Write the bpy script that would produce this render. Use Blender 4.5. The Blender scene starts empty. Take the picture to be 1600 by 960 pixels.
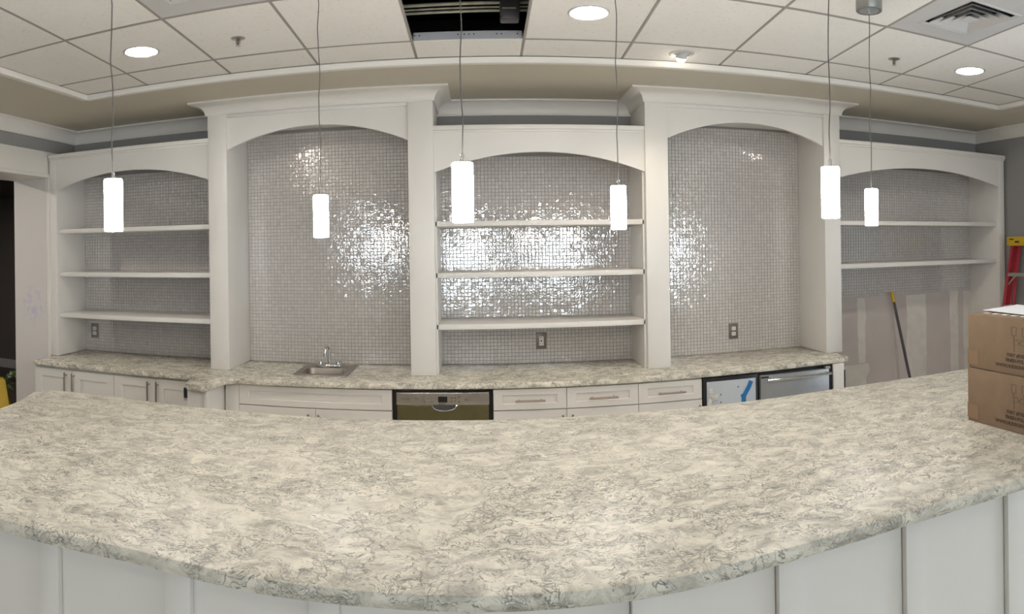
import bpy, bmesh, math, random
from mathutils import Vector, Matrix
R = math.radians
random.seed(7)
SC = bpy.context.scene
COL = SC.collection

# ------------------------------------------------------------------ camera (swept panorama = cylindrical lens), world, exposure
HC = 1.74                                    # camera height
F = 1033.0                                   # pixels per radian, image 1600 x 960
cam = bpy.data.cameras.new('camera')
cam.type = 'PANO'
cam.panorama_type = 'CENTRAL_CYLINDRICAL'
cam.central_cylindrical_range_u_min = -800 / F
cam.central_cylindrical_range_u_max = 800 / F
cam.central_cylindrical_range_v_min = -(960 - 387) / F
cam.central_cylindrical_range_v_max = 387 / F
cam.central_cylindrical_radius = 1.0
cam_o = bpy.data.objects.new('camera', cam)
COL.objects.link(cam_o)
YAW, ROLL = -0.0469, R(0.86)
right0 = Vector((math.cos(YAW), math.sin(YAW), 0))
fwd = Vector((-math.sin(YAW), math.cos(YAW), 0))
up0 = Vector((0, 0, 1))
right, up = (right0 * math.cos(ROLL) + up0 * -math.sin(ROLL)), (right0 * math.sin(ROLL) + up0 * math.cos(ROLL))
m = Matrix((right, up, -fwd)).transposed().to_4x4()
m.translation = Vector((0, 0, HC))
cam_o.matrix_world = m
SC.camera = cam_o

world = bpy.data.worlds.new('world')
SC.world = world
world.use_nodes = True
bg = world.node_tree.nodes['Background']
bg.inputs['Color'].default_value = (0.89, 0.94, 1.0, 1)
bg.inputs['Strength'].default_value = 6.2

SC.view_settings.view_transform = 'Standard'
SC.view_settings.look = 'None'
SC.view_settings.gamma = 1.0
SC.view_settings.use_curve_mapping = False
SC.view_settings.exposure = 0.72
PEND_E, DOWN_E, SPOT_W = 34.0, 76.0, 10.0

# ------------------------------------------------------------------ materials
MATS = {}
def nodes(name):
    mt = bpy.data.materials.new(name)
    mt.use_nodes = True
    nt = mt.node_tree
    MATS[name] = mt
    return mt, nt, nt.nodes['Principled BSDF']
def pm(name, col, rough=0.5, metal=0.0, vary=0.04, scale=8.0, bump=0.0, bscale=60.0, emit=None, coat=0.0):
    mt, nt, b = nodes(name)
    b.inputs['Roughness'].default_value = rough
    b.inputs['Metallic'].default_value = metal
    b.inputs['Coat Weight'].default_value = coat
    tc = nt.nodes.new('ShaderNodeTexCoord')
    no = nt.nodes.new('ShaderNodeTexNoise'); no.inputs['Scale'].default_value = scale; no.inputs['Detail'].default_value = 4
    nt.links.new(tc.outputs['Object'], no.inputs['Vector'])
    rp = nt.nodes.new('ShaderNodeValToRGB')
    rp.color_ramp.elements[0].position = 0.3; rp.color_ramp.elements[1].position = 0.7
    rp.color_ramp.elements[0].color = tuple(c * (1 - vary) for c in col) + (1,)
    rp.color_ramp.elements[1].color = tuple(min(1, c * (1 + vary)) for c in col) + (1,)
    nt.links.new(no.outputs['Fac'], rp.inputs['Fac'])
    nt.links.new(rp.outputs['Color'], b.inputs['Base Color'])
    if bump:
        n2 = nt.nodes.new('ShaderNodeTexNoise'); n2.inputs['Scale'].default_value = bscale; n2.inputs['Detail'].default_value = 3
        nt.links.new(tc.outputs['Object'], n2.inputs['Vector'])
        bp = nt.nodes.new('ShaderNodeBump'); bp.inputs['Strength'].default_value = bump; bp.inputs['Distance'].default_value = 0.004
        nt.links.new(n2.outputs['Fac'], bp.inputs['Height']); nt.links.new(bp.outputs['Normal'], b.inputs['Normal'])
    if emit:
        b.inputs['Emission Color'].default_value = emit[0] + (1,)
        b.inputs['Emission Strength'].default_value = emit[1]
    return mt

WHITE = pm('white_paint', (0.78, 0.755, 0.715), 0.38, vary=0.015, scale=3)
CABW = pm('cabinet_paint', (0.76, 0.73, 0.68), 0.35, vary=0.015, scale=4)
TRIMW = pm('trim_paint', (0.80, 0.77, 0.72), 0.4, vary=0.015, scale=3)
GREYW = pm('grey_wall_paint', (0.30, 0.295, 0.29), 0.7, vary=0.03, scale=3, bump=0.05)
SOFFIT = pm('beige_soffit_paint', (0.58, 0.535, 0.44), 0.75, vary=0.03, scale=1.5)
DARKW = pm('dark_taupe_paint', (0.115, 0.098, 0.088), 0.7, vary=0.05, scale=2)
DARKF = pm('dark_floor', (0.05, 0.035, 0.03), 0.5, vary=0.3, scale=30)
FLOORM = pm('floor_covering', (0.66, 0.62, 0.56), 0.5, vary=0.06, scale=6)
BASEB = pm('grey_baseboard_paint', (0.42, 0.41, 0.41), 0.5, vary=0.03)
DRYW = pm('taupe_drywall', (0.56, 0.50, 0.465), 0.85, vary=0.06, scale=3, bump=0.1)
MUD = pm('joint_compound', (0.68, 0.64, 0.58), 0.85, vary=0.06, scale=12, bump=0.1)
TEE = pm('tee_shadow_grey', (0.34, 0.31, 0.285), 0.6, vary=0.03)  # shadow lines between the tiles, put into the tee colour
STEEL = pm('brushed_steel', (0.55, 0.52, 0.48), 0.28, 1.0, vary=0.05, scale=40)
STEELD = pm('stainless_door', (0.25, 0.225, 0.12), 0.25, 1.0, vary=0.06, scale=25)  # dark yellowish reflection put into the steel colour
SINKM = pm('sink_steel', (0.30, 0.27, 0.24), 0.3, 0.9, vary=0.08, scale=25)
CHROME = pm('chrome', (0.75, 0.75, 0.76), 0.08, 1.0, vary=0.01)
BRONZE = pm('satin_nickel_handle', (0.40, 0.34, 0.29), 0.35, 1.0, vary=0.05)
BLACK = pm('black_plastic', (0.012, 0.012, 0.013), 0.4, vary=0.1)
PLENUM = pm('plenum_black', (0.006, 0.006, 0.007), 0.9, vary=0.2)
PIPE = pm('dull_steel_joist', (0.42, 0.41, 0.33), 0.6, 0.4, vary=0.2, scale=20)
GALV = pm('galvanised_strip', (0.50, 0.50, 0.52), 0.45, 0.3, vary=0.05)
CORD = pm('grey_cord', (0.13, 0.115, 0.105), 0.5, vary=0.02)
CANOPY = pm('satin_nickel_canopy', (0.36, 0.37, 0.35), 0.35, 0.9, vary=0.03)
CARD = pm('cardboard', (0.20, 0.135, 0.083), 0.8, vary=0.07, scale=14, bump=0.08)
CARDT = pm('cardboard_tape', (0.22, 0.14, 0.08), 0.35, vary=0.04)
INK = pm('brown_ink', (0.055, 0.035, 0.022), 0.7, vary=0.05)
INKL = pm('light_brown_ink', (0.125, 0.08, 0.046), 0.7, vary=0.05)
PAPER = pm('white_paper', (0.82, 0.83, 0.88), 0.6, vary=0.02)
YELLOW = pm('yellow_plastic', (0.62, 0.40, 0.015), 0.45, vary=0.05)
RED = pm('red_fibreglass', (0.42, 0.035, 0.05), 0.4, vary=0.08)
ALU = pm('aluminium', (0.55, 0.54, 0.50), 0.4, 0.8, vary=0.06)
POLE = pm('dark_grey_pole', (0.055, 0.05, 0.052), 0.4, vary=0.08)
BRISTLE = pm('dark_bristle', (0.03, 0.03, 0.03), 0.9, vary=0.2)
LEAF = pm('variegated_leaf', (0.10, 0.16, 0.045), 0.5, vary=0.75, scale=40)
POT = pm('brown_pot', (0.16, 0.08, 0.05), 0.6, vary=0.1)
PLATE = pm('bronze_plate', (0.20, 0.17, 0.15), 0.35, 0.6, vary=0.05)
PLATEG = pm('grey_plate', (0.30, 0.28, 0.26), 0.35, 0.5, vary=0.05)
RECEP = pm('white_receptacle', (0.72, 0.70, 0.67), 0.4, vary=0.02)
FILM = pm('blue_white_film', (0.50, 0.54, 0.58), 0.22, 0.0, vary=0.04, scale=5)
BTAPE = pm('blue_tape', (0.015, 0.17, 0.42), 0.5, vary=0.08, scale=30)
WTAPE = pm('crumpled_clear_tape', (0.62, 0.60, 0.56), 0.35, vary=0.08, scale=30)
STEELG = pm('grey_stainless_door', (0.40, 0.41, 0.42), 0.38, 0.6, vary=0.04, scale=12)
DIFFP = pm('diffuser_paint', (0.57, 0.565, 0.56), 0.5, vary=0.02)
DIFFD = pm('diffuser_throat', (0.03, 0.03, 0.032), 0.8, vary=0.1)
GROUT = pm('grey_grout', (0.36, 0.34, 0.325), 0.9, vary=0.05, scale=30)
SHADE = pm('lit_glass_shade', (0.95, 0.95, 1.0), 0.3, vary=0.0, emit=((1.0, 0.945, 0.88), PEND_E))
LENS = pm('lit_downlight_lens', (0.95, 0.93, 0.88), 0.4, vary=0.0, emit=((1.0, 0.93, 0.845), DOWN_E))
LENSG = pm('added_downlight_lens', (0.95, 0.93, 0.88), 0.4, vary=0.0, emit=((1.0, 0.93, 0.845), 88.0))  # for the unseen lamps added on the guests side
LENSD = pm('added_annex_lens', (0.95, 0.93, 0.88), 0.4, vary=0.0, emit=((1.0, 0.92, 0.82), 190.0))  # strong, for the unseen lamps added beyond the opening
LAMP = pm('lit_spot_lamp', (0.95, 0.93, 0.88), 0.4, vary=0.0, emit=((1.0, 0.9, 0.75), 20.0))

# acoustic tile
def acoustic():
    mt, nt, b = nodes('acoustic_tile')
    b.inputs['Roughness'].default_value = 0.9
    tc = nt.nodes.new('ShaderNodeTexCoord')
    n1 = nt.nodes.new('ShaderNodeTexNoise'); n1.inputs['Scale'].default_value = 55; n1.inputs['Detail'].default_value = 6
    n2 = nt.nodes.new('ShaderNodeTexNoise'); n2.inputs['Scale'].default_value = 2.2; n2.inputs['Detail'].default_value = 3
    for n in (n1, n2): nt.links.new(tc.outputs['Object'], n.inputs['Vector'])
    r1 = nt.nodes.new('ShaderNodeValToRGB')
    r1.color_ramp.elements[0].position = 0.27; r1.color_ramp.elements[1].position = 0.42
    r1.color_ramp.elements[0].color = (0.76, 0.73, 0.68, 1); r1.color_ramp.elements[1].color = (0.87, 0.845, 0.805, 1)
    nt.links.new(n1.outputs['Fac'], r1.inputs['Fac'])
    r2 = nt.nodes.new('ShaderNodeValToRGB')
    r2.color_ramp.elements[0].color = (0.93, 0.93, 0.92, 1); r2.color_ramp.elements[1].color = (1, 1, 1, 1)
    nt.links.new(n2.outputs['Fac'], r2.inputs['Fac'])
    mx = nt.nodes.new('ShaderNodeMix'); mx.data_type = 'RGBA'; mx.blend_type = 'MULTIPLY'; mx.inputs[0].default_value = 1
    nt.links.new(r1.outputs['Color'], mx.inputs[6]); nt.links.new(r2.outputs['Color'], mx.inputs[7])
    nt.links.new(mx.outputs[2], b.inputs['Base Color'])
    bp = nt.nodes.new('ShaderNodeBump'); bp.inputs['Strength'].default_value = 0.25; bp.inputs['Distance'].default_value = 0.003
    nt.links.new(n1.outputs['Fac'], bp.inputs['Height']); nt.links.new(bp.outputs['Normal'], b.inputs['Normal'])
    return mt
ACOUSTIC = acoustic()

# swirled quartz worktop: cream flakes, grey clouds, thin dark curling veins
def quartz(name, bright=1.0, rough=0.3):
    mt, nt, b = nodes(name)
    b.inputs['Roughness'].default_value = rough
    N, Lk = nt.nodes.new, nt.links.new
    tc = N('ShaderNodeTexCoord')
    wn = N('ShaderNodeTexNoise'); wn.inputs['Scale'].default_value = 11; wn.inputs['Detail'].default_value = 3
    Lk(tc.outputs['Object'], wn.inputs['Vector'])
    sub = N('ShaderNodeVectorMath'); sub.operation = 'SUBTRACT'; sub.inputs[1].default_value = (0.5, 0.5, 0.5)
    Lk(wn.outputs['Color'], sub.inputs[0])
    scl = N('ShaderNodeVectorMath'); scl.operation = 'SCALE'; scl.inputs['Scale'].default_value = 0.10
    Lk(sub.outputs[0], scl.inputs[0])
    add = N('ShaderNodeVectorMath'); add.operation = 'ADD'
    st = N('ShaderNodeMapping'); st.inputs['Scale'].default_value = (0.72, 1.0, 1.0); Lk(tc.outputs['Object'], st.inputs['Vector'])
    Lk(st.outputs[0], add.inputs[0]); Lk(scl.outputs[0], add.inputs[1])
    def noise(scale, det, rough=0.55, dist=0.0):
        n = N('ShaderNodeTexNoise'); n.inputs['Scale'].default_value = scale; n.inputs['Detail'].default_value = det
        n.inputs['Roughness'].default_value = rough; n.inputs['Distortion'].default_value = dist
        Lk(add.outputs[0], n.inputs['Vector']); return n.outputs['Fac']
    def ramp(fac, stops):
        r = N('ShaderNodeValToRGB'); e = r.color_ramp.elements
        while len(e) < len(stops): e.new(0.5)
        for k, (p, c) in enumerate(stops):
            e[k].position = p; e[k].color = (c, c, c, 1) if not isinstance(c, tuple) else c + (1,)
        Lk(fac, r.inputs['Fac']); return r.outputs['Color']
    def mix(fac, a, c, mode='MIX'):
        x = N('ShaderNodeMix'); x.data_type = 'RGBA'; x.blend_type = mode
        if isinstance(fac, float): x.inputs[0].default_value = fac
        else: Lk(fac, x.inputs[0])
        for k, v in ((6, a), (7, c)):
            if isinstance(v, tuple): x.inputs[k].default_value = v + (1,)
            else: Lk(v, x.inputs[k])
        return x.outputs[2]
    s = bright
    base = ramp(noise(20, 7, 0.62), [(0.34, (0.42 * s, 0.395 * s, 0.33 * s)), (0.42, (0.56 * s, 0.53 * s, 0.445 * s)), (0.50, (0.67 * s, 0.635 * s, 0.54 * s)), (0.66, (0.74 * s, 0.70 * s, 0.59 * s))])
    vo = N('ShaderNodeTexVoronoi'); vo.inputs['Scale'].default_value = 34; vo.feature = 'F1'
    Lk(add.outputs[0], vo.inputs['Vector'])
    sep = N('ShaderNodeSeparateColor'); Lk(vo.outputs['Color'], sep.inputs[0])
    flake = ramp(sep.outputs[0], [(0.0, 0.84), (0.5, 0.97), (1.0, 1.08)])
    col = mix(0.8, base, flake, 'MULTIPLY')
    for sc_, w, dk, msc, lo_, hi_ in ((19, 0.022, (0.09, 0.085, 0.072), 10, 0.44, 0.54), (37, 0.030, (0.13, 0.125, 0.105), 13, 0.45, 0.55), (70, 0.04, (0.22, 0.21, 0.18), 16, 0.47, 0.58)):
        nz = noise(sc_, 4, 0.55, 1.5)
        a1 = N('ShaderNodeMath'); a1.operation = 'SUBTRACT'; a1.inputs[1].default_value = 0.5; Lk(nz, a1.inputs[0])
        a2 = N('ShaderNodeMath'); a2.operation = 'ABSOLUTE'; Lk(a1.outputs[0], a2.inputs[0])
        line = ramp(a2.outputs[0], [(0.0, 1.0), (w, 0.0)])
        mask = ramp(noise(msc, 3, 0.6), [(lo_, 0.0), (hi_, 0.95)])
        col = mix(mix(1.0, line, mask, 'MULTIPLY'), col, dk)
    ve = N('ShaderNodeTexVoronoi'); ve.inputs['Scale'].default_value = 34; ve.feature = 'DISTANCE_TO_EDGE'
    Lk(add.outputs[0], ve.inputs['Vector'])
    edge = ramp(ve.outputs['Distance'], [(0.0, 1.0), (0.06, 0.0)])
    em = ramp(noise(16, 3, 0.6), [(0.46, 0.0), (0.6, 0.8)])
    col = mix(mix(1.0, edge, em, 'MULTIPLY'), col, (0.15, 0.14, 0.12))
    Lk(col, b.inputs['Base Color'])
    return mt
QUARTZ = quartz('swirled_quartz', 1.18, 0.2)
QUARTZB = quartz('swirled_quartz_bar', 0.97, 0.42)

# pearl glass mosaic: tone per tile from a mesh attribute
def mosaic():
    mt, nt, b = nodes('pearl_glass_mosaic')
    N, Lk = nt.nodes.new, nt.links.new
    at = N('ShaderNodeAttribute'); at.attribute_name = 'tone'; at.attribute_type = 'GEOMETRY'
    r = N('ShaderNodeValToRGB'); e = r.color_ramp.elements
    e[0].color = (0.58, 0.55, 0.525, 1); e[1].color = (0.78, 0.745, 0.715, 1)
    e.new(0.5).color = (0.68, 0.645, 0.615, 1)
    Lk(at.outputs['Fac'], r.inputs['Fac'])
    Lk(r.outputs['Color'], b.inputs['Base Color'])
    b.inputs['Roughness'].default_value = 0.06
    b.inputs['Metallic'].default_value = 0.15
    b.inputs['IOR'].default_value = 1.9
    b.inputs['Coat Weight'].default_value = 0.4; b.inputs['Coat Roughness'].default_value = 0.05
    tc = N('ShaderNodeTexCoord')
    no = N('ShaderNodeTexNoise'); no.inputs['Scale'].default_value = 75; no.inputs['Detail'].default_value = 1
    Lk(tc.outputs['Object'], no.inputs['Vector'])
    bp = N('ShaderNodeBump'); bp.inputs['Strength'].default_value = 0.38; bp.inputs['Distance'].default_value = 0.002
    Lk(no.outputs['Fac'], bp.inputs['Height']); Lk(bp.outputs['Normal'], b.inputs['Normal']); Lk(bp.outputs['Normal'], b.inputs['Coat Normal'])
    return mt
MOSAIC = mosaic()

def jamb_mat():                     # white lining with a lavender chalk scrawl
    mt, nt, b = nodes('scuffed_white_lining')
    N, Lk = nt.nodes.new, nt.links.new
    b.inputs['Roughness'].default_value = 0.45
    tc = N('ShaderNodeTexCoord')
    mp = N('ShaderNodeMapping'); mp.inputs['Location'].default_value = (-0.02, 0, -1.06); mp.inputs['Scale'].default_value = (1, 0, 0.8)
    Lk(tc.outputs['Object'], mp.inputs['Vector'])
    ln = N('ShaderNodeVectorMath'); ln.operation = 'LENGTH'; Lk(mp.outputs[0], ln.inputs[0])
    r1 = N('ShaderNodeValToRGB'); r1.color_ramp.elements[0].position = 0.07; r1.color_ramp.elements[1].position = 0.15
    r1.color_ramp.elements[0].color = (1, 1, 1, 1); r1.color_ramp.elements[1].color = (0, 0, 0, 1)
    Lk(ln.outputs['Value'], r1.inputs['Fac'])
    no = N('ShaderNodeTexNoise'); no.inputs['Scale'].default_value = 22; no.inputs['Detail'].default_value = 4
    Lk(tc.outputs['Object'], no.inputs['Vector'])
    r2 = N('ShaderNodeValToRGB'); r2.color_ramp.elements[0].position = 0.45; r2.color_ramp.elements[1].position = 0.62
    Lk(no.outputs['Fac'], r2.inputs['Fac'])
    mu = N('ShaderNodeMix'); mu.data_type = 'RGBA'; mu.blend_type = 'MULTIPLY'; mu.inputs[0].default_value = 1
    Lk(r1.outputs[0], mu.inputs[6]); Lk(r2.outputs[0], mu.inputs[7])
    mx = N('ShaderNodeMix'); mx.data_type = 'RGBA'
    Lk(mu.outputs[2], mx.inputs[0]); mx.inputs[6].default_value = (0.70, 0.66, 0.62, 1); mx.inputs[7].default_value = (0.60, 0.545, 0.665, 1)
    Lk(mx.outputs[2], b.inputs['Base Color'])
    return mt
JAMB = jamb_mat()

def pane_mat():
    mt = bpy.data.materials.new('window_glass'); mt.use_nodes = True
    nt = mt.node_tree; nt.nodes.clear()
    N, Lk = nt.nodes.new, nt.links.new
    o = N('ShaderNodeOutputMaterial'); t = N('ShaderNodeBsdfTransparent'); g = N('ShaderNodeBsdfGlossy'); mx = N('ShaderNodeMixShader'); fr = N('ShaderNodeFresnel')
    t.inputs[0].default_value = (0.94, 0.97, 0.98, 1); g.inputs['Roughness'].default_value = 0.02
    Lk(fr.outputs[0], mx.inputs[0]); Lk(t.outputs[0], mx.inputs[1]); Lk(g.outputs[0], mx.inputs[2]); Lk(mx.outputs[0], o.inputs[0])
    return mt
PANE = pane_mat()

# ------------------------------------------------------------------ builders
OFF = {None: Vector((0, 0, 0))}
def tag(o, label=None, cat=None, group=None, kind=None):
    if label: o['label'] = label
    if cat: o['category'] = cat
    if group: o['group'] = group
    if kind: o['kind'] = kind
    return o
def root(name, loc, label, cat, group=None):
    o = bpy.data.objects.new(name, None); COL.objects.link(o)
    o.empty_display_size = 0.05; o.location = loc; OFF[o] = Vector(loc)
    return tag(o, label, cat, group)
def link(name, me, mat, parent=None, origin=None):
    o = bpy.data.objects.new(name, me); COL.objects.link(o)
    if parent is not None:
        o.parent = parent; OFF[o] = OFF[parent].copy()
    else:
        OFF[o] = Vector(origin) if origin is not None else Vector((0, 0, 0)); o.location = OFF[o]
    if mat and not me.materials: me.materials.append(mat)
    return o
def from_bm(name, bm, mat, parent=None, origin=None, smooth=False):
    off = OFF[parent] if parent is not None else (Vector(origin) if origin is not None else Vector((0, 0, 0)))
    bmesh.ops.recalc_face_normals(bm, faces=bm.faces)
    if off.length: bmesh.ops.translate(bm, verts=bm.verts, vec=-off)
    me = bpy.data.meshes.new(name); bm.to_mesh(me); bm.free()
    if smooth:
        me.polygons.foreach_set('use_smooth', [True] * len(me.polygons))
        if smooth != 'all': me.set_sharp_from_angle(angle=R(35))
    return link(name, me, mat, parent, origin)
def b_box(bm, x0, x1, y0, y1, z0, z1, bevel=0.0, seg=2):
    v = [bm.verts.new((x, y, z)) for x in (x0, x1) for y in (y0, y1) for z in (z0, z1)]
    f = [bm.faces.new([v[i] for i in q]) for q in ((0, 1, 3, 2), (4, 6, 7, 5), (0, 4, 5, 1), (2, 3, 7, 6), (0, 2, 6, 4), (1, 5, 7, 3))]
    if bevel:
        es = list({e for a in f for e in a.edges})
        bmesh.ops.bevel(bm, geom=es, offset=bevel, segments=seg, affect='EDGES', profile=0.5)
def box(name, x0, x1, y0, y1, z0, z1, mat, parent=None, bevel=0.0, origin=None):
    bm = bmesh.new(); b_box(bm, x0, x1, y0, y1, z0, z1, bevel)
    if parent is None and origin is None: origin = ((x0 + x1) / 2, (y0 + y1) / 2, z0)
    return from_bm(name, bm, mat, parent, origin, smooth=bool(bevel))
def b_tube(bm, pts, r, n=10, cap=True):
    rings = []
    P = [Vector(p) for p in pts]
    for i, p in enumerate(P):
        d = (P[min(i + 1, len(P) - 1)] - P[max(i - 1, 0)]).normalized()
        a = d.cross(Vector((0, 0, 1)) if abs(d.z) < 0.9 else Vector((1, 0, 0))).normalized(); c = d.cross(a)
        rr = r[i] if isinstance(r, (list, tuple)) else r
        rings.append([bm.verts.new(p + (a * math.cos(t) + c * math.sin(t)) * rr) for t in [2 * math.pi * k / n for k in range(n)]])
    for s, t in zip(rings, rings[1:]):
        for k in range(n): bm.faces.new((s[k], s[(k + 1) % n], t[(k + 1) % n], t[k]))
    if cap:
        bm.faces.new(rings[0]); bm.faces.new(rings[-1])
def tube(name, pts, r, mat, parent=None, n=10, origin=None):
    bm = bmesh.new(); b_tube(bm, pts, r, n)
    return from_bm(name, bm, mat, parent, origin, smooth=True)
def b_lathe(bm, c, prof, n=24, closed=False):
    rings = []
    for (r, z) in prof:
        rings.append([bm.verts.new((c[0] + r * math.cos(2 * math.pi * k / n), c[1] + r * math.sin(2 * math.pi * k / n), c[2] + z)) for k in range(n)] if r > 1e-6 else [bm.verts.new((c[0], c[1], c[2] + z))])
    prs = list(zip(rings, rings[1:])) + ([(rings[-1], rings[0])] if closed else [])
    for s, t in prs:
        for k in range(n):
            if len(s) == 1: bm.faces.new((s[0], t[k], t[(k + 1) % n]))
            elif len(t) == 1: bm.faces.new((s[k], s[(k + 1) % n], t[0]))
            else: bm.faces.new((s[k], s[(k + 1) % n], t[(k + 1) % n], t[k]))
def lathe(name, c, prof, mat, parent=None, n=24, origin=None, closed=False):
    bm = bmesh.new(); b_lathe(bm, c, prof, n, closed)
    return from_bm(name, bm, mat, parent, origin, smooth=True)
def b_sweep(bm, path, prof):
    """prof: closed loop of (out, z); 'out' is to the right of the path's direction; mitred corners in plan"""
    n = len(path); rings = []
    for i in range(n):
        p = Vector(path[i]).to_2d()
        d0 = (p - Vector(path[i - 1]).to_2d()).normalized() if i > 0 else None
        d1 = (Vector(path[i + 1]).to_2d() - p).normalized() if i < n - 1 else None
        d0 = d0 or d1; d1 = d1 or d0
        n0 = Vector((d0.y, -d0.x)); n1 = Vector((d1.y, -d1.x))
        mt = (n0 + n1); mt = mt / max(0.2, mt.dot(n0))
        rings.append([bm.verts.new((p.x + mt.x * o, p.y + mt.y * o, z)) for o, z in prof])
    k = len(prof)
    for s, t in zip(rings, rings[1:]):
        for j in range(k): bm.faces.new((s[j], s[(j + 1) % k], t[(j + 1) % k], t[j]))
    bm.faces.new(rings[0]); bm.faces.new(rings[-1])
def sweep(name, path, prof, mat, parent=None, origin=None):
    bm = bmesh.new(); b_sweep(bm, path, prof)
    return from_bm(name, bm, mat, parent, origin, smooth=True)
def inset(poly, d):
    """offset a counter-clockwise polygon inwards by d"""
    out = []; n = len(poly)
    for i in range(n):
        a, b, c = Vector(poly[i - 1]), Vector(poly[i]), Vector(poly[(i + 1) % n])
        u = (b - a).normalized(); v = (c - b).normalized()
        n0 = Vector((-u.y, u.x)); n1 = Vector((-v.y, v.x)); mt = n0 + n1
        mt = mt / max(0.3, mt.dot(n0)); out.append((b.x + mt.x * d, b.y + mt.y * d))
    return out
def slab(name, poly, z0, z1, mat, hole=None, r=0.012, origin=None):
    bm = bmesh.new()
    loops = []
    for d, z in ((r, z0), (r * 0.3, z0 + r * 0.3), (0, z0 + r), (0, z1 - r), (r * 0.3, z1 - r * 0.3), (r, z1)):
        loops.append([bm.verts.new((x, y, z)) for x, y in (inset(poly, d) if d else poly)])
    n = len(poly)
    for s, t in zip(loops, loops[1:]):
        for k in range(n): bm.faces.new((s[k], s[(k + 1) % n], t[(k + 1) % n], t[k]))
    for lp, z in ((loops[-1], z1), (loops[0], z0)):
        es = [bm.edges.get((lp[k], lp[(k + 1) % n])) for k in range(n)]
        if hole:
            h = [bm.verts.new((x, y, z)) for x, y in hole]
            es += [bm.edges.new((h[k], h[(k + 1) % len(h)])) for k in range(len(h))]
            if z == z1: ht = h
            else:
                for k in range(len(h)): bm.faces.new((h[k], h[(k + 1) % len(h)], ht[(k + 1) % len(h)], ht[k]))
        bmesh.ops.triangle_fill(bm, edges=es, use_beauty=True)
    return from_bm(name, bm, mat, None, origin, smooth=True)
def text_mesh(name, s, size, mat, parent, org, ux, uy, depth=0.0006, align='LEFT', weight=0.0):
    cu = bpy.data.curves.new(name, 'FONT'); cu.body = s; cu.size = size; cu.extrude = depth; cu.align_x = align; cu.offset = weight; cu.resolution_u = 2
    to = bpy.data.objects.new('tmp', cu); COL.objects.link(to)
    bpy.context.view_layer.update()
    me = bpy.data.meshes.new_from_object(to.evaluated_get(bpy.context.evaluated_depsgraph_get()))
    bpy.data.objects.remove(to); bpy.data.curves.remove(cu)
    ux, uy = Vector(ux), Vector(uy); uz = ux.cross(uy)
    M = Matrix((ux, uy, uz)).transposed().to_4x4(); M.translation = Vector(org) - OFF[parent]
    me.transform(M); me.name = name; me.materials.clear()
    return link(name, me, mat, parent)

# ------------------------------------------------------------------ the room
XL, XR, YB, YF = -3.27, 4.33, 4.65, -4.0
ZS, ZG, ZT = 2.77, 2.80, 3.35            # soffit, tile grid, deck above
CT = 0.925

def struct(name, o, label, cat):
    return tag(o, label, cat, kind='structure')
fl = box('floor', -8.2, XR + 0.2, YF - 0.2, 7.9, -0.1, 0.0, FLOORM); struct('floor', fl, 'pale floor behind and before the long curved bar', 'floor')
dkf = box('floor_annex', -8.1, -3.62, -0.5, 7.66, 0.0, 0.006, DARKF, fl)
wb = box('wall_back', XL - 0.33, XR + 0.2, YB, YB + 0.12, 0, ZT, GREYW); struct('wall_back', wb, 'grey back wall behind the white arched shelving', 'wall')

# left wall with a wide cased opening
OPY0, OPY1, OPZ = 0.6, 4.25, 2.37
bm = bmesh.new()
b_box(bm, XL - 0.33, XL, YF, OPY0, 0, ZT); b_box(bm, XL - 0.33, XL, OPY1, YB, 0, ZT); b_box(bm, XL - 0.33, XL, OPY0, OPY1, OPZ, ZT)
wl = from_bm('wall_left', bm, GREYW, None, (XL - 0.16, 2, 0)); struct('wall_left', wl, 'grey left wall with a wide white cased opening', 'wall')
box('jamb_lining', XL - 0.335, XL + 0.004, OPY1 - 0.015, OPY1 + 0.001, 0, OPZ, JAMB, wl)
box('head_lining', XL - 0.335, XL + 0.004, OPY0, OPY1, OPZ - 0.015, OPZ + 0.001, TRIMW, wl)
box('head_casing', XL, XL + 0.022, OPY0, YB, OPZ - 0.012, 2.565, TRIMW, wl, 0.003)
box('head_bead', XL + 0.018, XL + 0.034, OPY0, OPY1 + 0.04, OPZ - 0.016, OPZ + 0.012, TRIMW, wl, 0.004)
box('side_casing', XL, XL + 0.022, OPY1 - 0.012, YB, 0, OPZ - 0.012, TRIMW, wl, 0.003)
box('side_bead', XL + 0.018, XL + 0.034, OPY1 - 0.016, OPY1 + 0.012, 0, OPZ - 0.016, TRIMW, wl, 0.004)
# the dark room beyond the opening
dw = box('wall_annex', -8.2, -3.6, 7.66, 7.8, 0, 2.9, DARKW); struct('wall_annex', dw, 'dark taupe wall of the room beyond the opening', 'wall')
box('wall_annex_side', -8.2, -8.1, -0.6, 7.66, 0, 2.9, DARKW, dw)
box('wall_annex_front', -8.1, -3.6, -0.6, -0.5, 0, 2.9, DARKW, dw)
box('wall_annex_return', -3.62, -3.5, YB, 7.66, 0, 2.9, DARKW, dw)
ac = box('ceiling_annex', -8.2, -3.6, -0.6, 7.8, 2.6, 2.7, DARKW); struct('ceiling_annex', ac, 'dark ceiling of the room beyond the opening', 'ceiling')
bb = box('baseboard_annex', -8.1, -3.62, 7.635, 7.66, 0, 0.135, BASEB, None, 0.004); struct('baseboard_annex', bb, 'pale grey baseboard along the dark wall beyond the opening', 'baseboard')

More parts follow.
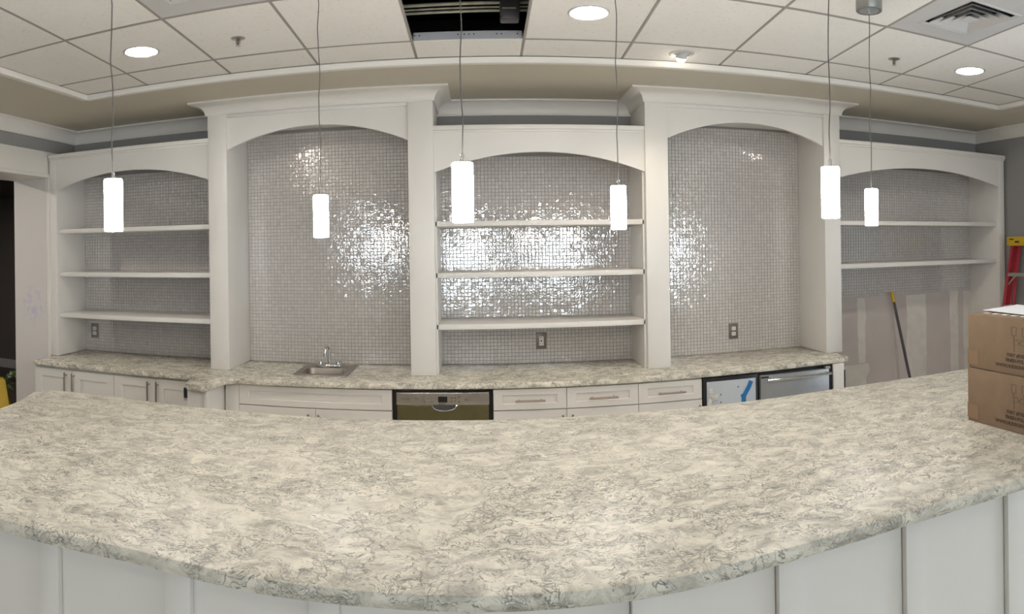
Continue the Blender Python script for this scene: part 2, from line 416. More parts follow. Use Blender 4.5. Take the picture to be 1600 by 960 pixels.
# right wall and the wall behind the camera, both with windows
def wall_with_windows(name, axis, at, th, a0, a1, wins, zt, label):
    bm = bmesh.new(); cur = a0
    def bx(p, q, z0, z1):
        if axis == 'x': b_box(bm, p, q, at, at + th, z0, z1)
        else: b_box(bm, at, at + th, p, q, z0, z1)
    for (p, q, z0, z1) in wins:
        bx(cur, p, 0, zt); bx(p, q, 0, z0); bx(p, q, z1, zt); cur = q
    bx(cur, a1, 0, zt)
    return tag(from_bm(name, bm, GREYW), label, 'wall', kind='structure')
WX = [(-2.55, -1.80, 1.35, 2.2), (-0.95, 0.35, 0.85, 2.1), (0.95, 2.1, 0.85, 2.1), (3.35, 4.25, 0.95, 2.15)]
WR = [(-1.1, 0.5, 0.8, 2.05), (1.6, 2.9, 0.8, 2.05)]
wr = wall_with_windows('wall_right', 'y', XR, 0.15, YF - 0.15, YB + 0.12, WR, ZT, 'grey right wall beside the red ladder')
wf = wall_with_windows('wall_front', 'x', YF - 0.15, 0.15, XL - 0.33, XR, WX, ZT, 'wall with windows on the guests side of the bar')
wn = 0
for axis, wins in (('x', WX), ('y', WR)):
    for (p, q, z0, z1) in wins:
        wn += 1
        bm = bmesh.new()
        def bx(a, b_, c, d, t0, t1):
            if axis == 'x': b_box(bm, a, b_, YF - 0.15 + t0, YF - 0.15 + t1, c, d)
            else: b_box(bm, XR + 0.15 - t1, XR + 0.15 - t0, a, b_, c, d)
        fw = 0.05
        for a, b_, c, d in ((p, p + fw, z0, z1), (q - fw, q, z0, z1), (p + fw, q - fw, z0, z0 + fw), (p + fw, q - fw, z1 - fw, z1)): bx(a, b_, c, d, 0.02, 0.1)
        if q - p > 1: bx((p + q) / 2 - 0.03, (p + q) / 2 + 0.03, z0 + fw, z1 - fw, 0.03, 0.09)
        w = tag(from_bm('window_%d' % wn, bm, TRIMW), ('leftmost high window', 'wide window left of the middle', 'window right of the middle', 'rightmost narrow window', 'farther window', 'nearer window')[wn - 1] + (' in the wall facing the bar' if wn < 5 else ' in the right wall'), 'window', kind='structure')
        bm = bmesh.new(); bx(p + fw, q - fw, z0 + fw, z1 - fw, 0.055, 0.06)
        from_bm('pane', bm, PANE, w)
        ld = bpy.data.lights.new('daylight_portal', 'AREA'); ld.shape = 'RECTANGLE'; ld.size = q - p; ld.size_y = z1 - z0; ld.cycles.is_portal = True
        lo = bpy.data.objects.new('daylight_portal', ld); COL.objects.link(lo)
        if axis == 'x': lo.location = ((p + q) / 2, YF - 0.16, (z0 + z1) / 2); lo.rotation_euler = (R(90), 0, 0)
        else: lo.location = (XR + 0.16, (p + q) / 2, (z0 + z1) / 2); lo.rotation_euler = (R(90), 0, R(90))

# ------------------------------------------------------------------ ceiling: painted soffit, raised tray of acoustic tiles
TX0, TX1, TY1, TY0 = -2.47, 3.66, 3.66, -3.2
bm = bmesh.new()
b_box(bm, XL - 0.02, XR + 0.02, TY1, YB + 0.02, ZS, ZS + 0.16); b_box(bm, XL - 0.02, XR + 0.02, YF - 0.02, TY0, ZS, ZS + 0.16)
b_box(bm, XL - 0.02, TX0, TY0, TY1, ZS, ZS + 0.16); b_box(bm, TX1, XR + 0.02, TY0, TY1, ZS, ZS + 0.16)
ceil = from_bm('ceiling', bm, SOFFIT, None, (0, 0, ZS)); struct('ceiling', ceil, 'tile ceiling in a shallow tray with a beige soffit around it', 'ceiling')
box('deck', XL - 0.3, XR + 0.2, YF - 0.2, YB + 0.12, ZT, ZT + 0.08, PLENUM, ceil)
for i, (a, b_) in enumerate((((TX0, TY1), (TX1, TY1)), ((TX1, TY1), (TX1, TY0)), ((TX1, TY0), (TX0, TY0)), ((TX0, TY0), (TX0, TY1)))):
    d = (Vector(b_) - Vector(a)).normalized(); nn = Vector((d.y, -d.x))
    prof = [(-0.03, ZS - 0.006), (0.004, ZS - 0.006), (0.012, ZS + 0.002), (0.016, ZG - 0.006), (-0.002, ZG - 0.003), (-0.002, ZS), (-0.03, ZS)]
    ext = Vector((0, 0))
    t = sweep('trim_%d' % (i + 1), [tuple(Vector(a) - ext), tuple(Vector(b_) + ext)], prof, TRIMW)
    struct('trim', t, 'white trim strip on the %s edge of the ceiling tray' % ('back', 'right', 'front', 'left')[i], 'trim')

GX = [TX0, -2.005, -1.44, -0.905, -0.342, 0.238, 0.808, 1.395, 1.975, 2.53, 3.085, TX1]
GY = [TY1, 3.355, 2.66, 1.97, 1.28, 0.59, -0.1, -0.79, -1.48, -2.17, -2.86, TY0]
def gx(i, y):
    if i in (0, len(GX) - 1): return GX[i]
    return GX[i] * (1 - 0.042 * (TY1 - max(y, 1.97)))
HOLE = (4, 1)                       # the missing tile
DIFF = {(8, 2): 'r', (2, 2): 'l'}   # tiles replaced by air diffusers
gap = 0.006
for j in range(len(GY) - 1):
    for i in range(len(GX) - 1):
        if (i, j) == HOLE or (i, j) in DIFF: continue
        y1, y0 = GY[j] - 0.010, GY[j + 1] + 0.010
        q = [(gx(i, y0) + gap, y0), (gx(i + 1, y0) - gap, y0), (gx(i + 1, y1) - gap, y1), (gx(i, y1) + gap, y1)]
        dz = random.uniform(-0.0008, 0.0008)
        bm = bmesh.new()
        lo = [bm.verts.new((x, y, ZG + dz)) for x, y in inset(q, 0.003)]; md = [bm.verts.new((x, y, ZG + 0.003 + dz)) for x, y in q]; hi = [bm.verts.new((x, y, ZG + 0.018)) for x, y in q]
        bm.faces.new(lo[::-1]); bm.faces.new(hi)
        for s, t in ((lo, md), (md, hi)):
            for k in range(4): bm.faces.new((s[k], s[(k + 1) % 4], t[(k + 1) % 4], t[k]))
        from_bm('ceiling_tile', bm, ACOUSTIC, ceil)
for i in range(1, len(GX) - 1):
    bm = bmesh.new()
    for y1, y0 in zip(GY, GY[1:]):
        vs = [bm.verts.new((gx(i, y) + s * 0.0056, y, z)) for z in (ZG - 0.0005, ZG + 0.010) for y in (y0, y1) for s in (-1, 1)]
        for q in ((0, 1, 3, 2), (4, 6, 7, 5), (0, 4, 5, 1), (2, 3, 7, 6), (0, 2, 6, 4), (1, 5, 7, 3)): bm.faces.new([vs[k] for k in q])
    from_bm('ceiling_tee', bm, TEE, ceil)
for j in range(1, len(GY) - 1):
    for i in range(len(GX) - 1):
        if i == HOLE[0] and j in (HOLE[1], HOLE[1] + 1): continue
        box('cross_tee', gx(i, GY[j]) + (0.006 if i else 0.0), gx(i + 1, GY[j]) - 0.006, GY[j] - 0.0095, GY[j] + 0.0095, ZG - 0.0002, ZG + 0.010, TEE, ceil)
# above the missing tile
ho = box('tee_flange', gx(4, 3.35) + 0.012, gx(5, 3.35) - 0.012, 3.336, 3.344, ZG - 0.001, ZG + 0.037, GALV, ceil)
for hx in (-0.32, -0.295, -0.10, -0.068, -0.045, -0.02, 0.095, 0.12, 0.2):
    lathe('flange_hole', (0, 0, 0), [(0.0001, 0), (0.0035, 0), (0.0035, 0.002), (0.0001, 0.002)], BLACK, ho, 8)
    o = ho.children[-1]
    o.matrix_local = Matrix.Translation(Vector((hx, 3.3335, ZG + 0.021)) - OFF[ho]) @ Matrix.Rotation(R(-90), 4, 'X')
    o.data.transform(Matrix.Translation(OFF[ho]))
for yy, zz, rr in ((3.26, 2.950, 0.009), (3.27, 2.932, 0.005), (3.28, 2.918, 0.007)):
    tube('roof_joist_chord', [(-1.2, yy, zz - 0.012), (1.2, yy, zz + 0.012)], rr, PIPE, ceil, 8)
vb = root('junction_device', (0.158, 3.21, 2.84), 'black device box hanging inside the open ceiling panel', 'device box')
box('housing', 0.108, 0.204, 3.17, 3.25, 2.84, 2.945, POLE, vb, 0.012); box('label_strip', 0.12, 0.185, 3.167, 3.171, 2.888, 2.893, PIPE, vb)
tube('hanger', [(0.158, 3.21, 2.94), (0.158, 3.21, ZT)], 0.006, PIPE, vb, 6)

# crown moulding
def crown_prof(zb, zt, pr):
    h = zt - zb; pts = [(0, zb), (0.012, zb), (0.012, zb + 0.008)]
    for k in range(0, 9):
        a = k / 8 * math.pi / 2
        pts.append((0.014 + (pr - 0.022) * (1 - math.cos(a)), zb + 0.01 + (h - 0.022) * math.sin(a)))
    pts += [(pr, zt - 0.012), (pr, zt - 0.0003), (0, zt - 0.0003)]
    return pts
P1, P2, P3, P4 = (-1.84, -1.70), (-0.46, -0.296), (1.08, 1.236), (2.42, 2.556)
PF = 4.22
WP = crown_prof(2.67, ZS, 0.09)
for i, (pth, side) in enumerate((([(XL, YF), (XL, YB), (P1[0], YB)], 'left'), ([(P2[1], YB), (P3[0], YB)], 'middle'), ([(P4[1], YB), (XR, YB), (XR, YF)], 'right'))):
    t = sweep('trim_%d' % (i + 5), pth, WP, TRIMW)
    struct('trim', t, 'white crown moulding under the soffit in the %s part of the room' % side, 'trim')

# ------------------------------------------------------------------ mosaic on the back wall
import numpy as np
def mosaic_field(x0, x1, z0, z1, seed):
    rng = np.random.default_rng(seed)
    box('grout_bed', x0, x1, YB - 0.006, YB + 0.01, z0, z1, GROUT, wb)
    P, T = 0.0247, 0.0222
    nx, nz = int((x1 - x0) / P), int((z1 - z0) / P)
    px = (x1 - x0) / nx; pz = (z1 - z0) / nz
    cx = x0 + (np.arange(nx) + 0.5) * px; cz = z0 + (np.arange(nz) + 0.5) * pz
    X, Z = [a.ravel() for a in np.meshgrid(cx, cz)]
    n = len(X)
    X = X + rng.normal(0, 0.0004, n); Z = Z + rng.normal(0, 0.0004, n)
    tx = rng.normal(0, 0.011, n); tz = rng.normal(0, 0.014, n)
    hx = T / 2 - 0.0005
    V = np.zeros((n, 8, 3)); yb = YB - 0.005
    for k, (sx, sz) in enumerate(((-1, -1), (1, -1), (1, 1), (-1, 1))):
        V[:, k, 0] = X + sx * (hx + 0.0006); V[:, k, 2] = Z + sz * (hx + 0.0006); V[:, k, 1] = yb
        V[:, 4 + k, 0] = X + sx * hx; V[:, 4 + k, 2] = Z + sz * hx; V[:, 4 + k, 1] = yb - 0.004 + sx * hx * tx + sz * hx * tz
    q = np.array([[4, 5, 6, 7], [0, 1, 5, 4], [1, 2, 6, 5], [2, 3, 7, 6], [3, 0, 4, 7]])
    Fc = (q[None] + (np.arange(n) * 8)[:, None, None]).reshape(-1, 4)
    off = np.array(OFF[wb])
    me = bpy.data.meshes.new('mosaic_tiles')
    me.from_pydata((V.reshape(-1, 3) - off).tolist(), [], Fc.tolist())
    tone = np.clip(rng.normal(0.5, 0.11, n), 0, 1)
    at = me.attributes.new('tone', 'FLOAT', 'POINT'); at.data.foreach_set('value', np.repeat(tone, 8).astype(np.float32))
    o = link('mosaic_tiles', me, MOSAIC, wb); o['kind'] = 'stuff'
    o['label'] = 'pearl grey glass mosaic'
mosaic_field(-3.165, P1[0], CT, 2.38, 1)
mosaic_field(P1[1], P2[0], CT, 2.60, 2)
mosaic_field(P2[1], P3[0], CT, 2.38, 3)
mosaic_field(P3[1], P4[0], CT, 2.61, 4)
mosaic_field(P4[1], 4.23, 1.283, 2.37, 5)
# unfinished drywall low in the right bay
box('drywall_sheet', P4[1] - 0.1, XR, YB - 0.004, YB + 0.01, 0, 1.284, DRYW, wb)
def ragged(x0, x1, z0, z1, name, n=14, j=0.006, mat=MUD):
    bm = bmesh.new()
    Lp = [(x0 + random.uniform(-j, j), z0 + (z1 - z0) * k / n) for k in range(n + 1)]; Rp = [(x1 + random.uniform(-j, j), z0 + (z1 - z0) * k / n) for k in range(n + 1)]
    a = [bm.verts.new((x, YB - 0.0055, z)) for x, z in Lp]; b_ = [bm.verts.new((x, YB - 0.0055, z)) for x, z in Rp]
    a2 = [bm.verts.new((x - 0.006, YB - 0.0035, z)) for x, z in Lp]; b2 = [bm.verts.new((x + 0.006, YB - 0.0035, z)) for x, z in Rp]
    for k in range(n):
        bm.faces.new((a[k], b_[k], b_[k + 1], a[k + 1])); bm.faces.new((a2[k], a[k], a[k + 1], a2[k + 1])); bm.faces.new((b_[k], b2[k], b2[k + 1], b_[k + 1]))
    from_bm(name, bm, mat, wb)
ragged(2.975, 3.04, 0.73, 1.275, 'joint_compound'); ragged(3.48, 3.69, 0, 1.27, 'joint_compound'); ragged(3.985, 4.075, 0, 1.28, 'joint_compound')
ragged(2.66, 3.06, 0.1, 0.722, 'joint_compound', 10, 0.02); ragged(4.15, 4.23, 0.5, 1.27, 'joint_compound')

# ------------------------------------------------------------------ arched units
def arch_fascia(name, x0, x1, zs, za, zt, y0, y1, mat, parent, n=28):
    bm = bmesh.new(); half = (x1 - x0) / 2; c = (x0 + x1) / 2; rise = za - zs
    rad = (half * half + rise * rise) / (2 * rise)
    xs = [x0 + (x1 - x0) * k / n for k in range(n + 1)]
    zz = [za - rad + math.sqrt(max(0, rad * rad - (x - c) ** 2)) for x in xs]
    fr = [(bm.verts.new((x, y0, z)), bm.verts.new((x, y0, zt))) for x, z in zip(xs, zz)]
    bk = [(bm.verts.new((x, y1, z)), bm.verts.new((x, y1, zt))) for x, z in zip(xs, zz)]
    for k in range(n):
        bm.faces.new((fr[k][0], fr[k + 1][0], fr[k + 1][1], fr[k][1])); bm.faces.new((bk[k][0], bk[k][1], bk[k + 1][1], bk[k + 1][0]))
        bm.faces.new((fr[k][0], bk[k][0], bk[k + 1][0], fr[k + 1][0])); bm.faces.new((fr[k][1], fr[k + 1][1], bk[k + 1][1], bk[k][1]))
    bm.faces.new((fr[0][0], fr[0][1], bk[0][1], bk[0][0])); bm.faces.new((fr[n][0], bk[n][0], bk[n][1], fr[n][1]))
    return from_bm(name, bm, mat, parent, smooth=True)
ZC = 2.685
def niche(pa, pb, zs, za, label):
    u = root('arched_niche', ((pa[0] + pb[1]) / 2, PF, CT), label, 'built-in niche')
    for p in (pa, pb):
        box('pilaster', p[0], p[1], PF, YB - 0.001, CT + 0.001, ZC + 0.03, WHITE, u, 0.003)
    arch_fascia('arched_fascia', pa[1], pb[0], zs, za, ZC + 0.03, PF + 0.02, PF + 0.045, WHITE, u)
    box('frieze_strip', pa[1], pb[0], PF + 0.008, PF + 0.022, ZC - 0.022, ZC + 0.03, WHITE, u, 0.002)
    box('top_board', pa[1], pb[0], PF + 0.045, YB - 0.001, ZC - 0.06, ZC - 0.04, WHITE, u)
    sweep('crown', [(pa[0], YB - 0.005), (pa[0], PF), (pb[1], PF), (pb[1], YB - 0.005)], crown_prof(ZC, ZS, 0.105), TRIMW, u)
    return u
niche(P1, P2, 2.445, 2.573, 'tall white arched niche with crown moulding, above the sink')
niche(P3, P4, 2.455, 2.585, 'tall white arched niche with crown moulding, above the two undercounter coolers')
def shelf_unit(x0, x1, zs, za, zt, shelves, label, fx0=None, fx1=None):
    fx0 = x0 if fx0 is None else fx0; fx1 = x1 if fx1 is None else fx1
    u = root('arched_shelf_unit', ((x0 + x1) / 2, PF + 0.02, CT), label, 'shelf unit')
    arch_fascia('arched_fascia', x0, x1, zs, za, zt - 0.02, PF + 0.022, PF + 0.044, WHITE, u)
    box('cornice', fx0, fx1, PF + 0.006, PF + 0.05, zt - 0.03, zt, TRIMW, u, 0.004)
    box('cornice_bead', fx0, fx1, PF + 0.014, PF + 0.03, zt - 0.045, zt - 0.03, TRIMW, u, 0.003)
    box('top_board', fx0, fx1, PF + 0.05, YB - 0.001, zt - 0.028, zt - 0.008, WHITE, u)
    for z in shelves:
        box('shelf', x0 + 0.001, x1 - 0.001, PF + 0.05, YB - 0.012, z - 0.034, z, WHITE, u, 0.002)
    return u
u1 = shelf_unit(-3.165, P1[0], 2.245, 2.358, 2.535, (1.935, 1.592, 1.266), 'white arched shelf unit with three shelves, next to the cased opening', -3.235)
box('side_panel', -3.235, -3.165, PF + 0.022, YB - 0.001, CT + 0.001, 2.505, WHITE, u1, 0.003)
u3 = shelf_unit(P2[1], P3[0], 2.23, 2.355, 2.53, (1.916, 1.582, 1.248), 'white arched shelf unit with three shelves, above the dishwasher and drawers')
for a, b_ in ((P2[1], P2[1] + 0.012), (P3[0] - 0.012, P3[0])):
    box('side_lining', a, b_, PF + 0.05, YB - 0.010, CT + 0.001, 2.40, WHITE, u3)
u5 = shelf_unit(P4[1], 4.23, 2.228, 2.338, 2.515, (1.908, 1.577), 'white arched shelf unit with two shelves over unfinished drywall', None, 4.305)
box('side_panel', 4.23, 4.30, PF + 0.022, YB - 0.001, 0.001, 2.485, WHITE, u5, 0.003)

# ------------------------------------------------------------------ back worktop and base cabinets
hole = [(-1.215, 4.185), (-0.885, 4.185), (-0.885, 4.53), (-1.215, 4.53)]
poly = [(-3.215, 3.985), (-3.20, 3.965), (-2.5, 3.968), (-1.875, 3.955), (-1.835, 3.90), (-1.80, 3.72), (-1.765, 3.675), (-1.66, 3.655), (-1.632, 3.69), (-1.60, 3.90), (-1.56, 3.95), (-0.5, 3.968), (0.9, 3.968), (2.40, 4.0), (2.475, 4.01), (2.49, 4.04), (2.49, PF - 0.002), (2.53, PF - 0.001), (2.53, YB - 0.0015), (-3.245, YB - 0.0015), (-3.245, 4.29), (-3.215, 4.23)]
wt = slab('worktop', poly, CT - 0.035, CT, QUARTZ, hole, 0.009, (0, 4.3, CT - 0.035))
tag(wt, 'swirled grey quartz worktop running along the back wall under the arches', 'worktop')

CF = 4.005          # carcass front
def pull(x0, x1, z, par, vertical=False):
    bm = bmesh.new()
    if vertical:
        b_tube(bm, [(x0, CF - 0.054, z), (x0, CF - 0.054, x1)], 0.0065, 10)
        for k in (z + 0.022, x1 - 0.022): b_tube(bm, [(x0, CF - 0.0195, k), (x0, CF - 0.054, k)], 0.0048, 8)
    else:
        b_tube(bm, [(x0, CF - 0.054, z), (x1, CF - 0.054, z)], 0.0065, 10)
        for k in (x0 + 0.022, x1 - 0.022): b_tube(bm, [(k, CF - 0.0195, z), (k, CF - 0.054, z)], 0.0048, 8)
    return from_bm('handle', bm, BRONZE, par, smooth=True)
def shaker(name, x0, x1, z0, z1, par, rail=0.06):
    """frame and recessed panel in one face-frame front"""
    g = 0.0018; x0 += g; x1 -= g; z0 += g; z1 -= g
    bm = bmesh.new(); yf, yb, yp = CF - 0.02, CF - 0.0005, CF - 0.012
    o = [(x0, z0), (x1, z0), (x1, z1), (x0, z1)]; r = min(rail, (z1 - z0) * 0.28)
    i_ = [(x0 + rail, z0 + r), (x1 - rail, z0 + r), (x1 - rail, z1 - r), (x0 + rail, z1 - r)]
    q = [(x0 + rail + 0.005, z0 + r + 0.005), (x1 - rail - 0.005, z0 + r + 0.005), (x1 - rail - 0.005, z1 - r - 0.005), (x0 + rail + 0.005, z1 - r - 0.005)]
    B = [bm.verts.new((x, yb, z)) for x, z in o]; O = [bm.verts.new((x, yf, z)) for x, z in o]; I = [bm.verts.new((x, yf, z)) for x, z in i_]; Q = [bm.verts.new((x, yp, z)) for x, z in q]
    for s, t in ((B, O), (O, I), (I, Q)):
        for k in range(4): bm.faces.new((s[k], s[(k + 1) % 4], t[(k + 1) % 4], t[k]))
    bm.faces.new(Q); bm.faces.new(B)
    return from_bm(name, bm, CABW, par)
ZTOP = CT - 0.0365
def cabinet(x0, x1, label, group=None, top=ZTOP):
    u = root('base_cabinet', ((x0 + x1) / 2, CF, 0), label, 'cabinet', group)
    box('carcass', x0 + 0.001, x1 - 0.001, CF, 4.62, 0.10, top, CABW, u)
    box('toe_kick', x0 + 0.001, x1 - 0.001, CF + 0.06, 4.6, 0.0, 0.10, BLACK, u)
    return u
for (x0, xm, x1, lab) in ((-3.2, -2.849, -2.486, 'white two-door base cabinet nearest the cased opening'), (-2.486, -2.15, -1.812, 'white two-door base cabinet beside the worktop bump-out')):
    u = cabinet(x0, x1, lab)
    d1 = shaker('door', x0, xm, 0.11, ZTOP - 0.012, u); pull(xm - 0.048, 0.86, 0.69, d1, True)
    d2 = shaker('door', xm, x1, 0.11, ZTOP - 0.012, u); pull(xm + 0.02, 0.86, 0.69, d2, True)
# bump-out post under the worktop's nose
po = root('bump_out_post', (-1.73, 3.75, 0), 'white post under the protruding nose of the worktop', 'post')
box('post_body', -1.785, -1.645, 3.72, CF + 0.02, 0, ZTOP, WHITE, po, 0.004)
box('corner_strip', -1.665, -1.64, 3.705, 3.735, 0, ZTOP, TRIMW, po, 0.003)
box('catch_bracket', -1.83, -1.80, 3.76, 3.80, 0.82, 0.885, BLACK, po, 0.004)
box('catch_arm', -1.835, -1.786, 3.775, 3.79, 0.80, 0.835, STEEL, po, 0.003)
fi = root('filler_panel', (-1.60, CF, 0), 'narrow white filler panel left of the sink cabinet', 'panel')
box('board', -1.637, -1.542, CF - 0.018, CF + 0.3, 0.0, ZTOP, CABW, fi, 0.002)
u = cabinet(-1.541, -0.553, 'wide white sink base cabinet left of the dishwasher', None, 0.77)
box('front_rail', -1.54, -0.554, CF, CF + 0.02, 0.77, ZTOP, CABW, u)
shaker('false_drawer_front', -1.541, -0.553, 0.757, ZTOP - 0.004, u)
d1 = shaker('door', -1.541, -1.034, 0.11, 0.755, u); pull(-1.034 - 0.04, 0.725, 0.56, d1, True)
d2 = shaker('door', -1.034, -0.553, 0.11, 0.755, u); pull(-1.034 + 0.025, 0.725, 0.56, d2, True)
DR = [(0.060, 0.506, 'white drawer base cabinet right next to the dishwasher', 1), (0.506, 0.954, 'middle one of the three white drawer base cabinets', -1), (0.954, 1.371, 'white drawer base cabinet right next to the film-covered cooler', 1)]
for x0, x1, lab, hs in DR:
    u = cabinet(x0, x1, lab)
    d = shaker('drawer_front', x0, x1, 0.757, ZTOP - 0.004, u, 0.055)
    c = (x0 + x1) / 2; pull(c - 0.09, c + 0.09, 0.817, d)
    d = shaker('door', x0, x1, 0.11, 0.755, u, 0.055)
    hx = x1 - 0.028 if hs > 0 else x0 + 0.032
    pull(hx, 0.725, 0.56, d, True)

# dishwasher
dw_ = root('dishwasher', (-0.245, CF, 0), 'stainless dishwasher with a grey control strip and small black display', 'dishwasher')
box('housing', -0.551, 0.058, CF + 0.004, 4.6, 0.0, ZTOP, BLACK, dw_)
box('door', -0.523, 0.034, CF - 0.026, CF + 0.003, 0.12, 0.794, STEELD, dw_, 0.004)
cp = box('control_panel', -0.525, 0.036, CF - 0.032, CF + 0.003, 0.796, 0.872, STEEL, dw_, 0.005)
box('display', -0.272, -0.216, CF - 0.0335, CF - 0.031, 0.813, 0.849, BLACK, cp, 0.0008)
bm = bmesh.new()                               # scooped grip under the control strip
n = 14; ctr = -0.235; Wd = 0.075
top = []; bot = []
for k in range(n + 1):
    t = -1 + 2 * k / n; x = ctr + Wd * t; s = math.sqrt(max(0, 1 - t * t))
    top.append(bm.verts.new((x, CF - 0.0275, 0.795))); bot.append(bm.verts.new((x, CF - 0.0275 - 0.012 * s, 0.7945 - 0.031 * s)))
for k in range(n): bm.faces.new((top[k], top[k + 1], bot[k + 1], bot[k]))
grip = from_bm('grip_recess', bm, BLACK, dw_, smooth='all')
tube('grip_lip', [(ctr + Wd * (-1 + 2 * k / n), CF - 0.028 - 0.012 * math.sqrt(max(0, 1 - (-1 + 2 * k / n) ** 2)), 0.7945 - 0.031 * math.sqrt(max(0, 1 - (-1 + 2 * k / n) ** 2))) for k in range(n + 1)], 0.0025, CHROME, dw_, 6)
YT = CF - 0.0326
for (s, x, z, sz) in (('BOSCH', -0.268, 0.801, 0.012), ('SilencePlus', -0.497, 0.830, 0.012)):
    text_mesh('lettering', s, sz, BLACK if s == 'BOSCH' else PLATE, cp, (x, YT, z), (1, 0, 0), (0, 0, 1))
for bx_, bz_ in ((-0.40, 0.835), (-0.352, 0.842), (-0.352, 0.828), (-0.352, 0.815), (-0.33, 0.835), (-0.31, 0.835), (-0.33, 0.817), (-0.31, 0.817), (-0.19, 0.84), (-0.17, 0.84), (-0.19, 0.82), (-0.17, 0.82), (-0.146, 0.846), (-0.146, 0.817), (-0.105, 0.828)):
    big = bx_ in (-0.40, -0.105)
    r_ = 0.010 if big else 0.0045
    box('button', bx_ - r_, bx_ + r_, CF - 0.0332, CF - 0.0315, bz_ - r_ * 0.8, bz_ + r_ * 0.8, PLATEG if big or bx_ < -0.3 else PLATE, cp, 0.0006)

# two undercounter coolers
c1 = root('undercounter_cooler', (1.56, CF, 0), 'undercounter cooler with film-covered door and strips of blue tape', 'cooler')
box('housing', 1.373, 1.757, CF + 0.001, 4.6, 0.0, ZTOP, BLACK, c1)
box('door_frame', 1.376, 1.755, CF - 0.03, CF, 0.10, ZTOP - 0.004, BLACK, c1, 0.003)
dr = box('door_film', 1.398, 1.738, CF - 0.034, CF - 0.031, 0.12, 0.862, FILM, c1, 0.001)
bm = bmesh.new()
def strip(bm, pts, w, y, lift=0.0):
    P = [Vector(p) for p in pts]; vs = []
    for i, p in enumerate(P):
        d = (P[min(i + 1, len(P) - 1)] - P[max(0, i - 1)]).normalized(); nn = Vector((-d.y, d.x)) * w / 2
        yy = y - lift * (i % 2)
        vs.append((bm.verts.new((p.x - nn.x, yy, p.y - nn.y)), bm.verts.new((p.x + nn.x, yy, p.y + nn.y)), bm.verts.new((p.x + nn.x, yy + 0.0008, p.y + nn.y)), bm.verts.new((p.x - nn.x, yy + 0.0008, p.y - nn.y))))
    for a, b_ in zip(vs, vs[1:]):
        for k in range(4): bm.faces.new((a[k], a[(k + 1) % 4], b_[(k + 1) % 4], b_[k]))
    bm.faces.new(vs[0]); bm.faces.new(vs[-1])
strip(bm, [(1.705, 0.845), (1.69, 0.81), (1.655, 0.755), (1.648, 0.735)], 0.03, CF - 0.0362)
strip(bm, [(1.645, 0.765), (1.651, 0.74), (1.65, 0.66), (1.652, 0.50)], 0.032, CF - 0.0356)
from_bm('blue_tape_strip', bm, BTAPE, dr)
bm = bmesh.new()
strip(bm, [(1.425, 0.82), (1.428, 0.79), (1.42, 0.765)], 0.022, CF - 0.0362, 0.008)
strip(bm, [(1.425, 0.755), (1.45, 0.765), (1.475, 0.76)], 0.035, CF - 0.0362, 0.012)
strip(bm, [(1.425, 0.755), (1.408, 0.72), (1.402, 0.68)], 0.024, CF - 0.0362, 0.012)
from_bm('crumpled_tape', bm, WTAPE, dr)
for sx, sz in ((1.492, 0.775), (1.613, 0.815), (1.492, 0.725)):
    box('film_spot', sx - 0.0035, sx + 0.0035, CF - 0.0352, CF - 0.034, sz - 0.004, sz + 0.004, BLACK, dr)
c2 = root('undercounter_cooler', (2.06, CF, 0), 'grey stainless undercounter cooler with a long towel-bar handle', 'cooler')
box('housing', 1.759, 2.342, CF + 0.001, 4.6, 0.0, ZTOP, BLACK, c2)
dr = box('door', 1.772, 2.292, CF - 0.04, CF, 0.10, 0.868, STEELG, c2, 0.004)
bm = bmesh.new(); b_tube(bm, [(1.80, CF - 0.085, 0.845), (2.285, CF - 0.085, 0.845)], 0.009, 12)
for x in (1.84, 2.265): b_tube(bm, [(x, CF - 0.038, 0.845), (x, CF - 0.085, 0.845)], 0.008, 8)
from_bm('handle', bm, CHROME, dr, smooth=True)
box('hinge', 2.262, 2.30, CF - 0.045, CF - 0.005, 0.868, 0.884, STEEL, dr, 0.003); box('name_plate', 1.775, 1.83, CF - 0.0425, CF - 0.04, 0.853, 0.864, BLACK, dr)
ep = root('end_panel', (2.4, CF, 0), 'white end panel at the right end of the base cabinets', 'panel')
box('board', 2.344, 2.43, CF - 0.012, 4.62, 0.0, ZTOP, CABW, ep, 0.003)
box('board_edge', 2.430, 2.44, CF - 0.012, CF + 0.03, 0.0, ZTOP - 0.05, BLACK, ep)

# sink and tap
sk = root('bar_sink', (-1.05, 4.36, CT), 'small stainless drop-in bar sink set in the worktop', 'sink')
def rrect(x0, x1, y0, y1, r, n=5):
    out = []
    for cx, cy, a0 in ((x1 - r, y1 - r, 0), (x0 + r, y1 - r, 90), (x0 + r, y0 + r, 180), (x1 - r, y0 + r, 270)):
        for k in range(n + 1): a = R(a0 + 90 * k / n); out.append((cx + r * math.cos(a), cy + r * math.sin(a)))
    return out
bm = bmesh.new(); rings = []
for (a, b_, c, d, r_, z) in ((-1.235, -0.865, 4.155, 4.555, 0.02, CT + 0.0008), (-1.233, -0.867, 4.157, 4.553, 0.02, CT + 0.006), (-1.19, -0.905, 4.19, 4.415, 0.045, CT + 0.006), (-1.186, -0.909, 4.194, 4.411, 0.045, CT - 0.004), (-1.172, -0.923, 4.208, 4.397, 0.045, CT - 0.125), (-1.145, -0.95, 4.235, 4.37, 0.035, CT - 0.14)):
    rings.append([bm.verts.new((x, y, z)) for x, y in rrect(a, b_, c, d, r_)])
for s, t in zip(rings, rings[1:]):
    for k in range(len(s)): bm.faces.new((s[k], s[(k + 1) % len(s)], t[(k + 1) % len(s)], t[k]))
bm.faces.new(rings[-1])
bowl = from_bm('bowl', bm, SINKM, sk, smooth=True)
lathe('drain', (-1.05, 4.30, CT - 0.1395), [(0.0001, 0.001), (0.02, 0.002), (0.03, 0.003), (0.032, 0)], CHROME, sk, 20)
